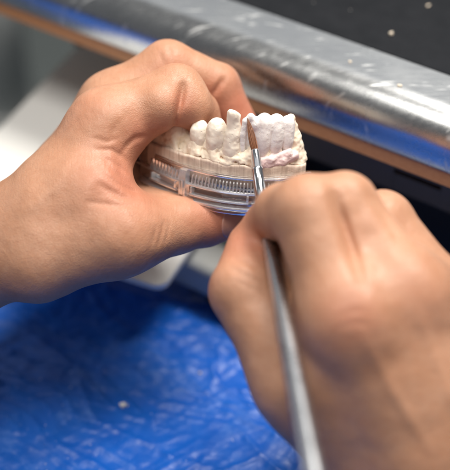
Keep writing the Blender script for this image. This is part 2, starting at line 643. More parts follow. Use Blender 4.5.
right_bumps = [((352, 312, -60), 8.5, 12), ((408, 292, -54), 8.0, 12)]
right_flush = [((350, 318, -70), 9, 0.55), ((412, 298, -62), 10, 0.3), ((252, 255, -28), 11, 0.95), ((214, 288, -36), 7, 0.4),
               ((263, 222, -28), 8, 0.4), ((340, 240, -50), 9, 0.3)]
make_hand('hand', 'right hand in the foreground holding the brush like a pen, back of the hand up',
          right_palm, right_fingers, right_grooves, right_bumps, right_flush, kf=4.5, pal_k=14, kp=9)

# =================================================================== DENTAL MODEL
TILT = math.radians(25); ROLL = math.radians(-4)
mx = Rv * math.cos(ROLL) + Uv * math.sin(ROLL)
u0 = -Rv * math.sin(ROLL) + Uv * math.cos(ROLL)
mz = u0 * math.cos(TILT) - Fv * math.sin(TILT)
my = Fv * math.cos(TILT) + u0 * math.sin(TILT)
MO = P(225, 170, 0)
AX = np.stack([mx, my, mz])
X0, KC = 7.0, 0.0165


def arc(x):
    return KC * (x - X0)**2


def toW(pl):
    return MO + np.asarray(pl) / 1000 @ AX


def curve_frame(x, yoff=0.0):
    """point on the arch (mm, local) and its unit tangent and outward (facial) normal"""
    s = 2 * KC * (x - X0)
    t = np.array([1, s, 0]) / math.sqrt(1 + s * s)
    n = np.array([s, -1, 0]) / math.sqrt(1 + s * s)
    return np.array([x, arc(x), 0.0]) - n * yoff, t, n


model = thing('dental_model', 'ivory plaster cast of teeth with a white bridge built up at its right end', 'dental model', MO)
XL, XR = -28.0, 27.5


def build_sdf(name, lo, hi, h, fn, material, parent, along=False):
    g = Grid(lo, hi, h)
    f = g.eval(fn)
    V, F = surface_nets(f, g.lo, h)
    W = MO + (V / 1000) @ AX
    me = fast_mesh(name, W, F, tuple(parent.location))
    if along:
        at = me.attributes.new('along', 'FLOAT', 'POINT')
        at.data.foreach_set('value', (V[:, 0] / 1000).astype(np.float32))
    return obj(name, me, material, parent)


SAW = (-16.2, -8.5, -1.8, 4.6)


def arc_dist(g, half):
    """approximate signed distance to the arch strip of given half thickness, centreline shifted back"""
    s = 2 * KC * (g.X - X0)
    return np.abs((g.Y - (arc(g.X) + half)) / np.sqrt(1 + s * s)) - half


def plinth(g):
    d = arc_dist(g, 5.5)
    d = smax(d, np.maximum(g.Z - 2.0 - 0.5 * vnoise((g.X, g.Y * 0, g.Z * 0), 5, 8), -6.5 - g.Z), 0.8)
    d = smax(d, np.maximum(g.X - XR, XL - g.X), 1.2) + 0.12 * vnoise(g.p, 2.0, 4)
    for xx in SAW:
        d = d + 0.2 * np.exp(-((g.X - xx + 0.1 * g.Z) / 0.22)**2)
    return d


def gum(g):
    d = arc_dist(g, 5.2)
    top = 5.2 + 0.9 * np.sin(g.X * 0.95) + 0.9 * vnoise((g.X, g.Y, g.Z * 0), 3.5, 11)
    top = top - 1.9 * np.exp(-((g.X + 16.0) / 2.0)**2)          # the dip beside the first premolar
    top = top - 2.2 * np.exp(-((g.X - XR) / 2.2)**2)
    low = 1.9 + 0.5 * vnoise((g.X, g.Y * 0, g.Z * 0), 5, 8)
    dome = smax(g.Z - top, 0 * g.Z + np.abs(g.Y - arc(g.X) - 5.2) - 5.4 + 0.35 * np.maximum(g.Z - 2, 0), 2.5)
    d = smax(d, np.maximum(dome, low - g.Z), 1.4)
    d = smax(d, np.maximum(g.X - XR - 0.3, XL - 0.3 - g.X), 1.6)
    # knobbly stump at the back end (left) and end stump right
    c, t, n = curve_frame(-20.5, 5)
    d = smin(d, ellip(g.p, c + [0, 0, 6.4], np.eye(3), (4.6, 4.4, 4.8)), 2.4)
    c, t, n = curve_frame(-24, 5)
    d = smin(d, ellip(g.p, c + [0, 0, 4], np.eye(3), (4.2, 4.4, 3.6)), 3.0)
    c, t, n = curve_frame(25.2, 4.6)
    d = smin(d, cone(g.p, c + [0, 0, 4], c + [-1.8, 0, 16.5], 3.6, 1.5), 2.0)
    c, t, n = curve_frame(25.8, 4.6)
    d = smin(d, cone(g.p, c + [0, 0, 3], c + [-0.6, 0, 9], 3.0, 2.4), 2.0)
    for xx, w in ((-12.0, 3.0), (-5.0, 3.2), (1.2, 2.4), (9.5, 2.6), (14, 2.6), (18.4, 2.4)):
        c, t, n = curve_frame(xx, 3.0)
        d = smin(d, cone(g.p, c + [0, 0, 1.0], c + [0, 0, 6.4], 2.2, 1.6), 2.0)   # root swellings
    for xx in (-8.6, -1.9, 4.4, 10.0):                            # gum between the teeth
        c, t, n = curve_frame(xx, 3.6)
        d = smin(d, cone(g.p, c + [0, 0, 2.0], c + [0, 0, 7.2], 2.0, 0.9), 1.6)
    d = d + 0.30 * vnoise(g.p, 1.6, 2) + 0.16 * vnoise(g.p, 0.8, 6)
    for xx in SAW:                                                # saw cuts between the dies
        d = d + 0.28 * np.exp(-((g.X - xx - 0.12 * (g.Z - 3)) / 0.22)**2)
    for (xx, zz, r) in ((-7.4, 4.4, 0.55), (-6.6, 4.0, 0.35), (3.4, 2.6, 0.5), (5.6, 1.9, 0.4), (-1.2, 3.2, 0.35), (-14.2, 3.6, 0.4), (11, 0.9, 0.45)):
        c, t, n = curve_frame(xx, 0.0)                            # little chips and bubbles
        d = d + 0.8 * np.exp(-(((g.X - xx) / (r * 1.6))**2 + ((g.Z - zz) / r)**2)) * (g.Y < c[1] + 4)
    return d


build_sdf('plinth', (XL - 3, -2, -11), (XR + 3, 36, 4), 0.26, plinth, PLINTH, model, True)
build_sdf('gum_ridge', (XL - 4, -3, -1), (XR + 5, 36, 20), 0.24, gum, PLASTER, model)


def tooth(x, zb, zt, w, dep, material, name='tooth', yoff=4.2, lean=0.0, taper=0.8, flat=0.55, dent=None, label=None):
    c, t, n = curve_frame(x, yoff)
    ax = [t, -n, np.array([0, 0, 1.0])]

    def fn(g):
        hh = zt - zb
        q = c + np.array([0, 0, zb])
        root = cone(g.p, q + [0, 0, -0.5], q + [lean * 0.5, 0, hh * 0.45], w * 0.40, w * 0.44)
        crown = ellip(g.p, q + np.array([lean, 0, hh * 0.56]), ax, (w * 0.5, dep * 0.5, hh * 0.46))
        top = ellip(g.p, q + np.array([lean, 0, hh * 0.72]), ax, (w * 0.44 * taper, dep * 0.42, hh * 0.28))
        d = smin(smin(root, crown, 1.6), top, 1.2)
        if dent:
            for (dx, dz, r, k) in dent:
                d = smax(d, -(cone(g.p, q + t * dx + n * dep * 0.5 + [0, 0, dz], q + t * dx + n * dep * 0.5 + [0, 0, dz + .1], r, r)), k)
        return d + 0.34 * vnoise(g.p, 2.6, int(x * 7) % 90 + 1) + 0.09 * vnoise(g.p, 1.0, 9)
    r = max(w, dep) * 0.75 + 1.2
    o = build_sdf(name, (c[0] - r, c[1] - r, zb - 3.5), (c[0] + r, c[1] + r, zt + 2.0), 0.26, fn, material, model)
    if label: o['label'] = label
    return o


tooth(-11.9, 3.0, 13.4, 6.1, 6.6, TOOTHP, lean=0.2, taper=0.95, label='small rounded premolar left of the taller ones')
tooth(-5.3, 3.0, 15.5, 7.2, 7.4, TOOTHP, lean=0.0, taper=1.0, label='broad rounded premolar in the middle')


def post_tooth(g):
    c, t, n = curve_frame(1.0, 3.8)
    d = cone(g.p, c + [-.1, 0, 2], c + [0.1, 0, 11], 2.7, 2.45)
    d = smin(d, cone(g.p, c + [0.1, 0, 11], c + [-0.1, 0, 19.5], 2.45, 2.2), 2)
    d = smax(d, (g.Z - 19.9) * 0.9 + (g.X - c[0]) * 0.25 + (g.Y - c[1]) * 0.2, 1.6)
    d = smin(d, ellip(g.p, c + np.array([-.1, -0.5, 6.5]), np.eye(3), (2.8, 2.6, 3.6)), 2)
    return d + 0.22 * vnoise(g.p, 2.3, 15) + 0.09 * vnoise(g.p, 0.9, 16)


o = build_sdf('tooth', (-4, -4, -2), (7, 10, 23), 0.24, post_tooth, TOOTHP, model)
o['label'] = 'tall narrow tooth stump left of the brush tip'


def bridge(g):
    d = None
    spec = [(12.6, 5.6, 6.4, 4.6, 18.6), (17.2, 5.4, 6.4, 4.8, 18.4), (21.3, 4.8, 5.8, 5.6, 17.8)]
    for (x, w, dep, zb, zt) in spec:
        c, t, n = curve_frame(x, 3.2)
        ax = [t, -n, np.array([0, 0, 1.0])]
        e = ellip(g.p, c + np.array([0, 0, zb + (zt - zb) * 0.48]), ax, (w * 0.50, dep * 0.5, (zt - zb) * 0.55))
        b = cone(g.p, c + np.array([0, 0, zb + 7]) - n * 0.3, c + np.array([0, 0, zt - 1.6]) - n * 0.3, w * 0.42, w * 0.46)
        e = smin(e, b, 1.4)
        d = e if d is None else smin(d, e, 0.45)
    # narrow arch over the open tooth where the brush tip works
    c, t, n = curve_frame(7.4, 3.4)
    up = np.array([0, 0, 1.0])
    arch = None
    pts = [(-2.0, 6.5), (-2.2, 12), (-1.7, 16.6), (0, 18.4), (1.9, 17.2), (2.6, 13), (2.5, 8)]
    for a, b in zip(pts[:-1], pts[1:]):
        e = cone(g.p, c + t * a[0] + up * a[1], c + t * b[0] + up * b[1], 1.0, 1.0)
        arch = e if arch is None else smin(arch, e, 0.5)
    back = ellip(g.p, c - n * 1.9 + up * 11.5, [t, -n, up], (2.7, 1.4, 7.4))
    d = smin(d, smin(arch, back, 0.8), 0.9)
    a, _, _ = curve_frame(9.5, 3.6); b, _, _ = curve_frame(15, 3.6); c2, _, _ = curve_frame(21.6, 3.8)
    d = smin(d, smin(cone(g.p, a + up * 15.6, b + up * 15.2, 2.1, 2.2), cone(g.p, b + up * 15.2, c2 + up * 15.2, 2.2, 1.8), 1), 0.9)
    return d + 0.10 * vnoise(g.p, 2.4, 21) + 0.06 * vnoise(g.p, 0.8, 22)


build_sdf('bridge', (2.5, -4, 2), (28, 16, 23), 0.26, bridge, WHITEP, model)


def pinkwax(g):
    d = None
    for (x0, x1, z0, z1, r) in ((9.6, 15.5, 3.2, 4.4, 1.3), (15.5, 21.5, 4.4, 6.4, 1.2), (12.5, 19.5, 2.2, 3.0, 1.4), (20, 23.5, 3.6, 5.0, 1.7)):
        a, _, n1 = curve_frame(x0, 1.0); b, _, n2 = curve_frame(x1, 1.0)
        c = cone(g.p, a + [0, 0, z0], b + [0, 0, z1], r, r)
        d = c if d is None else smin(d, c, 1.2)
    return d + 0.32 * vnoise(g.p, 1.5, 31) + 0.16 * vnoise(g.p, 0.7, 32)


build_sdf('gum_wax', (6, -4, -2), (28, 12, 10), 0.26, pinkwax, PINK, model)

# =================================================================== CLEAR TRAY
tray = thing('model_tray', 'clear plastic articulating tray under the plaster teeth, with ribbed wall and clip', 'tray', toW((0, 0, -13)))


def arc_frames(x0, x1, n, yoff):
    out = []
    for i in range(n):
        x = x0 + (x1 - x0) * i / (n - 1)
        c, t, nn = curve_frame(x, yoff)
        out.append((c, nn, np.array([0, 0, 1.0])))
    return out


def arc_strip(mb, prof, x0, x1, n=60, yoff=0.0):
    v, f = sweep(prof, arc_frames(x0, x1, n, yoff))
    mb.add([toW(p) for p in v], f)


def rect(a0, a1, b0, b1, r=0.25):
    # rounded rectangle in (outward, up)
    out = []
    for (cx, cy, s) in ((a1 - r, b1 - r, 0), (a0 + r, b1 - r, 1), (a0 + r, b0 + r, 2), (a1 - r, b0 + r, 3)):
        for k in range(4):
            an = (s + k / 3) * math.pi / 2
            out.append((cx + r * math.cos(an), cy + r * math.sin(an)))
    return out


def build(mb, name, material, parent, smooth=True, bevel=None):
    o = child(name, mb.v, mb.f, material, parent, smooth)
    if smooth:
        m = o.modifiers.new('edge', 'EDGE_SPLIT'); m.split_angle = math.radians(40)
    return o


FROST, nt, b = mat('frosted_acrylic')
b.inputs['Base Color'].default_value = (0.90, 0.90, 0.93, 1)
b.inputs['Transmission Weight'].default_value = 0.88
b.inputs['Roughness'].default_value = 0.14
b.inputs['IOR'].default_value = 1.47
bump(nt, b, noise(nt, coords(nt), 400, 3), 0.12, 0.0006)
w = MB(); arc_strip(w, rect(0.35, 1.7, -12.4, -1.2), XL - 1, XR + 1); build(w, 'wall', CLEAR, tray)
w = MB(); arc_strip(w, rect(-11.5, 4.2, -14.6, -13.2, 0.5), XL - 1.5, XR + 1.5); build(w, 'floor_plate', CLEAR, tray)
w = MB(); arc_strip(w, rect(1.75, 4.6, -12.9, -11.9, 0.35), XL - 1.5, XR + 1.5); build(w, 'flange', FROST, tray)
w = MB(); arc_strip(w, rect(1.75, 3.2, -7.6, -6.7, 0.35), XL - 1.2, XR + 1.2); build(w, 'rail', FROST, tray)
w = MB(); arc_strip(w, rect(1.75, 2.5, -2.4, -1.6, 0.3), -23, XR + 1.2); build(w, 'rim', CLEAR, tray)
w = MB(); arc_strip(w, rect(-12.6, -11.2, -12.4, -4.0), XL - 1, XR + 1); build(w, 'back_wall', CLEAR, tray)
# the row of little upright pegs along the wall
rib = MB()
x = -24.0
while x < 24:
    if not (-13.4 < x < -10.4):
        c, t, n = curve_frame(x, 0.0)
        prof = [(1.72, -6.6), (2.9, -6.6), (2.75, -5.4), (2.2, -3.9), (1.72, -3.4)]
        fr = [(c + t * s_, n, np.array([0, 0, 1.0])) for s_ in (-0.24, 0.24)]
        v, f = sweep(prof, fr)
        rib.add([toW(p) for p in v], f)
    x += 1.1
build(rib, 'rib_row', FROST, tray, False)
# clip
cl = MB()
c, t, n = curve_frame(-12.0, 0.0)
for (a0, a1, b0, b1, s_) in ((1.75, 4.4, -11.8, -2.0, 1.3), (4.42, 5.0, -11.0, -5.5, 0.7)):
    v, f = sweep(rect(a0, a1, b0, b1, 0.4), [(c + t * q, n, np.array([0, 0, 1.0])) for q in (-s_, -s_ * .9, s_ * .9, s_)])
    cl.add([toW(p) for p in v], f)
build(cl, 'clip', FROST, tray)
for (x0, x1) in ((-23.5, -14.3), (-9.8, 8.5)):
    w = MB(); arc_strip(w, rect(1.75, 3.9, -10.7, -9.9, 0.25), x0, x1, 40); build(w, 'ledge', FROST, tray)
    for xe in (x0 + 0.4, x1 - 0.4):
        c, t, n = curve_frame(xe, 0.0)
        v, f = sweep(rect(1.75, 3.7, -9.85, -7.65, 0.2), [(c + t * q, n, np.array([0, 0, 1.0])) for q in (-.35, .35)])
        w = MB().add([toW(p) for p in v], f); build(w, 'stop', FROST, tray)

# =================================================================== BRUSH
A = P(262, 208, -19); B = P(309, 450, -105)
dirb = (B - A) / np.linalg.norm(B - A)
brush = thing('brush', 'thin metal brush with brown bristles held in the right hand against the white bridge', 'brush', B)
M_FER = metal_material('polished_ferrule', (0.80, 0.80, 0.82), 0.10, 0.22)
M_HAN = metal_material('satin_brush_handle', (0.50, 0.51, 0.53), 0.24, 0.38, (1, 1, 1), 0, 0, 90)
F0 = P(255.0, 150, -9.5)          # where the bristles leave the ferrule
F1 = A + dirb * 0.002
fl = np.linalg.norm(F1 - F0)
v, f = lathe(F0, F1, [(0, 0.00095), (0.01, 0.00138), (0.03, 0.00146), (0.30, 0.00170), (0.31, 0.00184), (0.34, 0.00184), (0.35, 0.00172),
                      (0.8, 0.0020), (0.81, 0.00216), (0.86, 0.00216), (0.87, 0.00203), (1.0, 0.0021)])
child('ferrule', v, f, M_FER, brush)
END = F1 + dirb * 0.170
v, f = lathe(F1, END, [(0.0, 0.0017), (0.02, 0.0021), (0.1, 0.00225), (0.35, 0.0026), (0.6, 0.0028), (0.85, 0.0024), (0.99, 0.0016), (1.0, 0.0008)])
child('handle', v, f, M_HAN, brush)
# bristles: a pointed tuft, hair by hair
BR, nt, b = mat('bristle')
g_ = N(nt, 'ShaderNodeObjectInfo')
vv = coords(nt)
L(nt, mix(nt, noise(nt, vv, 1500, 2), (0.13, 0.042, 0.014), (0.32, 0.115, 0.04)), b.inputs['Base Color'])
b.inputs['Roughness'].default_value = 0.45
tip = P(247.5, 118, -7.0)
tuft = MB()
bd = F0 - F1; bd /= np.linalg.norm(bd)
sx = np.cross(bd, Fv); sx /= np.linalg.norm(sx); sy = np.cross(bd, sx)
ln = np.linalg.norm(tip - F0)
for i in range(150):
    an = random.uniform(0, 6.283); rr = 0.00092 * math.sqrt(random.random())
    ringp = sx * math.cos(an) * rr + sy * math.sin(an) * rr
    endp = tip + (F0 - tip) * random.uniform(0, 0.25) + ringp * 0.22
    pts = []
    for k in range(7):
        s = k / 6
        base = F0 - bd * 0.001 + (endp - F0 + bd * 0.001) * s
        bul = ringp * (1 - s) + ringp * 0.75 * math.sin(s * math.pi)
        pts.append(base + bul)
    wdt = 0.00010
    V = []; F = []
    for k, p in enumerate(pts):
        q = wdt * (1 - 0.6 * k / 6)
        for m_ in range(3):
            a_ = m_ * 2.094
            V.append(p + (sx * math.cos(a_) + sy * math.sin(a_)) * q)
    for k in range(6):
        for m_ in range(3):
            l = (m_ + 1) % 3
            F.append((k * 3 + m_, k * 3 + l, k * 3 + 3 + l, k * 3 + 3 + m_))
    tuft.add(V, F)
child('bristles', tuft.v, tuft.f, BR, brush)

# =================================================================== BENCH
TH = math.radians(33.3)
bu = np.array([math.cos(TH), -math.sin(TH), 0]); bv = np.array([math.sin(TH), math.cos(TH), 0]); bz = np.array([0, 0, 1.0])


def st(p):
    return float(p @ bu), float(p @ bv), float(p[2])


def frm(s):
    return (bu * s, bv, bz)


_, T0, ZWB = st(P(300, 132, 50))
ZWT = ZWB + 0.0065
ZTOP = ZWB + 0.027
_, T1, _ = st(Pz(340, 37, ZTOP))
S0, S1 = -0.24, 0.45
bench = thing('workbench', 'workbench with dark top, scratched metal edge and wooden strip beneath it', 'workbench', tuple(bv * T0 + bz * (ZWB - 0.5)))
def steel_top():
    m, nt, b = mat('scratched_steel_top')
    b.inputs['Metallic'].default_value = 1.0
    v = coords(nt, (1, 1, 1), (0, 0, TH))
    broad = noise(nt, v, 18, 4, 0.6)
    fine = noise(nt, coords(nt, (0.15, 1, 1), (0, 0, TH)), 900, 3, 0.6)
    # individual scratches at two headings
    scr = None
    for (ang, sc_, th) in ((TH + 0.5, 55, 0.018), (TH - 0.9, 40, 0.014), (TH + 0.05, 70, 0.016)):
        mp = coords(nt, (0.08, 1, 0.08), (0, 0, ang))
        wv = N(nt, 'ShaderNodeTexVoronoi', feature='DISTANCE_TO_EDGE'); wv.inputs['Scale'].default_value = sc_
        L(nt, mp, wv.inputs['Vector'])
        e = ramp(nt, wv.outputs['Distance'], [(0.0, (1, 1, 1)), (th, (0, 0, 0))])
        gate = ramp(nt, noise(nt, v, 60 + sc_, 2), [(0.52, (0, 0, 0)), (0.66, (1, 1, 1))])
        e = mth(nt, 'MULTIPLY', e, gate)
        scr = e if scr is None else mth(nt, 'MAXIMUM', scr, e)
    d = ramp(nt, noise(nt, v, 330, 6, 0.75), [(0.66, (0, 0, 0)), (0.74, (0.8,) * 3)])
    c = mix(nt, ramp(nt, broad, [(0.35, (0, 0, 0)), (0.65, (1, 1, 1))]), (0.50, 0.51, 0.515), (0.585, 0.595, 0.60))
    c = mix(nt, mth(nt, 'MULTIPLY', scr, 0.6), c, (0.85, 0.85, 0.84))
    c = mix(nt, d, c, (0.74, 0.73, 0.70))
    L(nt, c, b.inputs['Base Color'])
    L(nt, mth(nt, 'SUBTRACT', 1.0, d), b.inputs['Metallic'])
    r = mth(nt, 'ADD', mth(nt, 'MULTIPLY', ramp(nt, noise(nt, v, 34, 5, 0.65), [(0.30, (0, 0, 0)), (0.70, (1, 1, 1))]), 0.09), 0.16)
    r = mth(nt, 'ADD', r, mth(nt, 'MULTIPLY', fine, 0.14))
    r = mth(nt, 'ADD', r, mth(nt, 'MULTIPLY', scr, 0.25))
    L(nt, r, b.inputs['Roughness'])
    bump(nt, b, mth(nt, 'ADD', mth(nt, 'MULTIPLY', fine, 0.35), mth(nt, 'MULTIPLY', scr, -0.5)), 0.10, 0.0005)
    return m


M_TOP = steel_top()
# metal edge profile (t, z)
RB = 0.0125
prof = [(T1, ZTOP - 0.004), (T1, ZTOP - 0.0004), (T1 - 0.0004, ZTOP)]
for k in range(25):
    an = math.pi / 2 + k / 24 * math.pi / 2
    prof.append((T0 + RB + RB * math.cos(an), ZTOP - RB + RB * math.sin(an)))
prof += [(T0, ZWT + 0.0012), (T0 + 0.0006, ZWT), (T0 + 0.02, ZWT), (T0 + 0.02, ZTOP - 0.004)]
v, f = sweep(prof, [frm(S0 + (S1 - S0) * i / 40) for i in range(41)])
w = MB().add(v, f); build(w, 'metal_edge', M_TOP, bench)
M_WOOD, nt, b = mat('wood_strip')
v_ = coords(nt, (1, 1, 6), (0, 0, TH))
vs = coords(nt, (0.06, 1, 1), (0, 0, TH))
L(nt, mix(nt, noise(nt, vs, 700, 5, 0.6), (0.40, 0.17, 0.06), (0.58, 0.29, 0.12)), b.inputs['Base Color'])
b.inputs['Roughness'].default_value = 0.5
bump(nt, b, noise(nt, vs, 900, 4), 0.2, 0.0004)
v, f = sweep([(T0 + 0.0012, ZWB), (T0 + 0.0012, ZWT - 0.0002), (T0 + 0.03, ZWT - 0.0002), (T0 + 0.03, ZWB)], [frm(S0), frm(S1)])
build(MB().add(v, f), 'wood_strip', M_WOOD, bench, False)
M_DARK, nt, b = mat('dark_bench_top')
v_ = coords(nt)
c_ = mix(nt, noise(nt, v_, 120, 4), (0.008, 0.009, 0.011), (0.018, 0.019, 0.022))
vo_ = N(nt, 'ShaderNodeTexVoronoi'); vo_.inputs['Scale'].default_value = 85
L(nt, v_, vo_.inputs['Vector'])
L(nt, mix(nt, ramp(nt, vo_.outputs['Distance'], [(0.008, (0.5,) * 3), (0.03, (0, 0, 0))]), c_, (0.6, 0.58, 0.54)), b.inputs['Base Color'])
b.inputs['Roughness'].default_value = 0.6; b.inputs['Specular IOR Level'].default_value = 0.05
bump(nt, b, noise(nt, v_, 700, 4), 0.25, 0.0006)
v, f = sweep([(T1 + 0.0005, ZTOP - 0.02), (T1 + 0.0005, ZTOP - 0.0015), (T1 + 0.0015, ZTOP - 0.0006), (T1 + 0.35, ZTOP - 0.0006), (T1 + 0.35, ZTOP - 0.02)], [frm(S0), frm(S1)])
build(MB().add(v, f), 'countertop', M_DARK, bench, False)
v, f = sweep([(T0 + 0.0305, ZWB - 0.001), (T0 + 0.0305, ZTOP - 0.021), (T0 + 0.4, ZTOP - 0.021), (T0 + 0.4, ZWB - 0.001)], [frm(S0), frm(S1)])
build(MB().add(v, f), 'underside', plain('bench_underside', (0.10, 0.09, 0.08), (0.13, 0.12, 0.10), 0.7), bench, False)

# drawer cabinet under the bench, right of the hand
M_CAB = plain('dark_cabinet', (0.050, 0.044, 0.044), (0.066, 0.058, 0.058), 0.45, 60, 0.08)
M_BLK = plain('black_cabinet_inside', (0.006, 0.006, 0.006), (0.010, 0.009, 0.009), 0.6, 60, 0.05)
TD = T0 + 0.016
sL = st(P(238, 120, 75))[0]


def on_plane(px, py, t):
    r = Fv + Rv * ((px - 225) / 450 * TANW) + Uv * ((235 - py) / 450 * TANW)
    k = (t - CAM @ bv) / (r @ bv)
    return CAM + r * k


zs0 = on_plane(418, 180, TD)[2]
zpb = on_plane(425, 203, TD)[2]
cab = thing('drawer_cabinet', 'dark drawer cabinet with a slot handle under the right end of the bench', 'cabinet', tuple(bu * 0.1 + bv * TD + bz * (ZWB - 0.35)))


def boxst(mb, s0, s1, t0, t1, z0, z1):
    v, f = sweep([(t0, z0), (t0, z1), (t1, z1), (t1, z0)], [frm(s0), frm(s1)])
    mb.add(v, f)


zp = ZWB - 0.0015
ssl0 = st(on_plane(394, 170, TD))[0]; ssl1 = st(on_plane(441, 190, TD))[0]
mb = MB()
boxst(mb, sL, ssl0, TD, TD + 0.012, zpb, zp)
boxst(mb, ssl1, S1, TD, TD + 0.012, zpb, zp)
boxst(mb, ssl0 + 1e-4, ssl1 - 1e-4, TD + 0.0001, TD + 0.012, zs0 + 0.0011, zp - 1e-4)
boxst(mb, ssl0 + 1e-4, ssl1 - 1e-4, TD + 0.0001, TD + 0.012, zpb + 1e-4, zs0 - 0.0011)
build(mb, 'drawer_front', M_CAB, cab, False)
mb = MB(); boxst(mb, ssl0, ssl1, TD + 0.013, TD + 0.02, zs0 - 0.004, zs0 + 0.004); build(mb, 'slot_handle', M_BLK, cab, False)
mb = MB()
boxst(mb, sL, S1, TD + 0.021, TD + 0.03, ZWB - 0.35, zp)
boxst(mb, sL - 0.006, sL - 0.0005, TD, TD + 0.3, ZWB - 0.35, zp)
build(mb, 'carcass', M_BLK, cab, False)

kn = on_plane(80, 35, T0 + 0.014)
kn = np.array([kn[0], kn[1], ZWB])
v, f = lathe(kn - bz * 0.0105, kn - bz * 0.0003, [(0, 0.0026), (0.1, 0.0032), (0.7, 0.0032), (0.72, 0.0048), (1.0, 0.0048)])
child('mounting_bolt', v, f, M_BLK, bench)

# grey rail in front of the cabinet, and the white panel lying on it
ZR = -0.060
tr = st(Pz(205, 262, ZR))[1]
M_GREY = plain('grey_painted_rail', (0.40, 0.41, 0.40), (0.46, 0.47, 0.46), 0.42, 80, 0.08)
r_ = 0.004
prof = []
for (cx, cy, s) in ((tr + 0.014 - r_, ZR - r_, 0), (tr + r_ - 0.004, ZR - r_, 1), (tr + r_ - 0.004, ZR - 0.016 + r_, 2), (tr + 0.014 - r_, ZR - 0.016 + r_, 3)):
    for k in range(5):
        an = (s + k / 4) * math.pi / 2
        prof.append((cx + r_ * math.cos(an), cy + r_ * math.sin(an)))
rail = thing('grey_rail', 'grey painted rail running below the bench, seen between the two hands', 'rail', tuple(bv * tr + bz * (ZR - 0.016)))
sr0 = st(Pz(150, 255, ZR))[0]
v, f = sweep(prof, [frm(sr0), frm(S1)])
build(MB().add(v, f), 'bar', M_GREY, rail)
mb = MB(); boxst(mb, sr0 + 0.02, S1, tr + 0.002, tr + 0.010, ZR - 0.04, ZR - 0.0165); build(mb, 'skirt', M_BLK, rail, False)

ZP = -0.052
c_r = Pz(163, 288, ZP); c_l = Pz(80, 40, ZP)
TH2 = math.radians(24)
pu = np.array([math.cos(TH2), -math.sin(TH2), 0]); pv = np.array([math.sin(TH2), math.cos(TH2), 0])
sP1, tP0 = float(c_r @ pu), float(c_r @ pv)
sP0 = float(Pz(30, 96, ZP) @ pu)
tP1 = tP0 + 0.17
M_WHITE = plain('white_panel', (0.80, 0.80, 0.77), (0.84, 0.84, 0.82), 0.45, 30, 0.05)
panel = []
cr = 0.005
for (cs, ct, s) in ((sP1 - cr, tP1 - cr, 0), (sP0 + cr, tP1 - cr, 1), (sP0 + cr, tP0 + cr, 2), (sP1 - cr, tP0 + cr, 3)):
    for k in range(6):
        an = (s + k / 5) * math.pi / 2
        panel.append((cs + cr * math.cos(an), ct + cr * math.sin(an)))
n_ = len(panel)
V = []; F = []
for (zz, ins) in ((ZP - 0.003, 0.0004), (ZP - 0.0026, 0), (ZP - 0.0004, 0), (ZP, 0.0004)):
    cs = sum(p[0] for p in panel) / n_; ct = sum(p[1] for p in panel) / n_
    for (a, b_) in panel:
        V.append(pu * (a + (cs - a) * ins * 10) + pv * (b_ + (ct - b_) * ins * 10) + bz * zz)
for i in range(3):
    for j in range(n_):
        k = (j + 1) % n_
        F.append((i * n_ + j, i * n_ + k, (i + 1) * n_ + k, (i + 1) * n_ + j))
F.append(tuple(reversed(range(n_)))); F.append(tuple(3 * n_ + j for j in range(n_)))
o = obj('white_panel', mesh('white_panel', V, F, False, c_r), M_WHITE, None, c_r)
tag(o, 'white flat panel sticking out from under the bench behind the left hand', 'panel')

# =================================================================== BLUE SHEET
ZB = -0.080
nx, ny = 640, 420
ext = [(-0.30, 0.30), (-0.26, 0.10)]
gx = np.linspace(*ext[0], nx); gy = np.linspace(*ext[1], ny)
GX, GY = np.meshgrid(gx, gy, indexing='ij')


def ridged(p, sc_, seed):
    return 1 - np.abs(vnoise(p, sc_, seed))


wx = GX + 0.004 * vnoise((GX, GY, GX * 0), 0.02, 41); wy = GY + 0.004 * vnoise((GX, GY, GX * 0), 0.02, 42)


def folds(ang, stretch, sc_, seed, pw):
    ca, sa = math.cos(ang), math.sin(ang)
    a = wx * ca + wy * sa; b_ = -wx * sa + wy * ca
    return ridged((a * stretch, b_, a * 0), sc_, seed)**pw


patch = np.clip(0.5 + 0.9 * vnoise((GX, GY, GX * 0), 0.035, 47), 0, 1)
hgt = 0.0022 * vnoise((wx, wy, wx * 0), 0.06, 43) + 0.0011 * folds(-0.7, 0.22, 0.0060, 44, 7) + 0.0008 * patch * folds(-0.35, 0.30, 0.0040, 45, 6) \
    + 0.0008 * (1 - patch) * folds(0.5, 0.35, 0.0050, 48, 6) + 0.0003 * vnoise((wx, wy, wx * 0), 0.003, 46)
# the sheet sags under the bench
sT = GX * bv[0] + GY * bv[1]
hgt = hgt - np.clip(sT - (tr - 0.015), 0, None) * 0.3
V = np.stack([GX, GY, ZB + hgt], -1).reshape(-1, 3)
I = np.arange(nx * ny).reshape(nx, ny)
F = np.stack([I[:-1, :-1], I[1:, :-1], I[1:, 1:], I[:-1, 1:]], -1).reshape(-1, 4)
M_BLUE, nt, b = mat('blue_plastic')
v_ = coords(nt)
base = mix(nt, noise(nt, v_, 60, 5, 0.6), (0.002, 0.070, 0.42), (0.004, 0.14, 0.62))
dd = noise(nt, v_, 45, 6, 0.75, 0.8)
dd2 = noise(nt, v_, 190, 5, 0.7)
dust = mth(nt, 'MULTIPLY', ramp(nt, dd, [(0.52, (0, 0, 0)), (0.78, (1, 1, 1))]), ramp(nt, dd2, [(0.40, (0.1,) * 3), (0.68, (1,) * 3)]))
base = mix(nt, mth(nt, 'MULTIPLY', dust, 0.5), base, (0.28, 0.46, 0.86))
sp = noise(nt, v_, 520, 3, 0.6)
base = mix(nt, ramp(nt, sp, [(0.70, (0, 0, 0)), (0.76, (0.7,) * 3)]), base, (0.7, 0.72, 0.8))
L(nt, base, b.inputs['Base Color'])
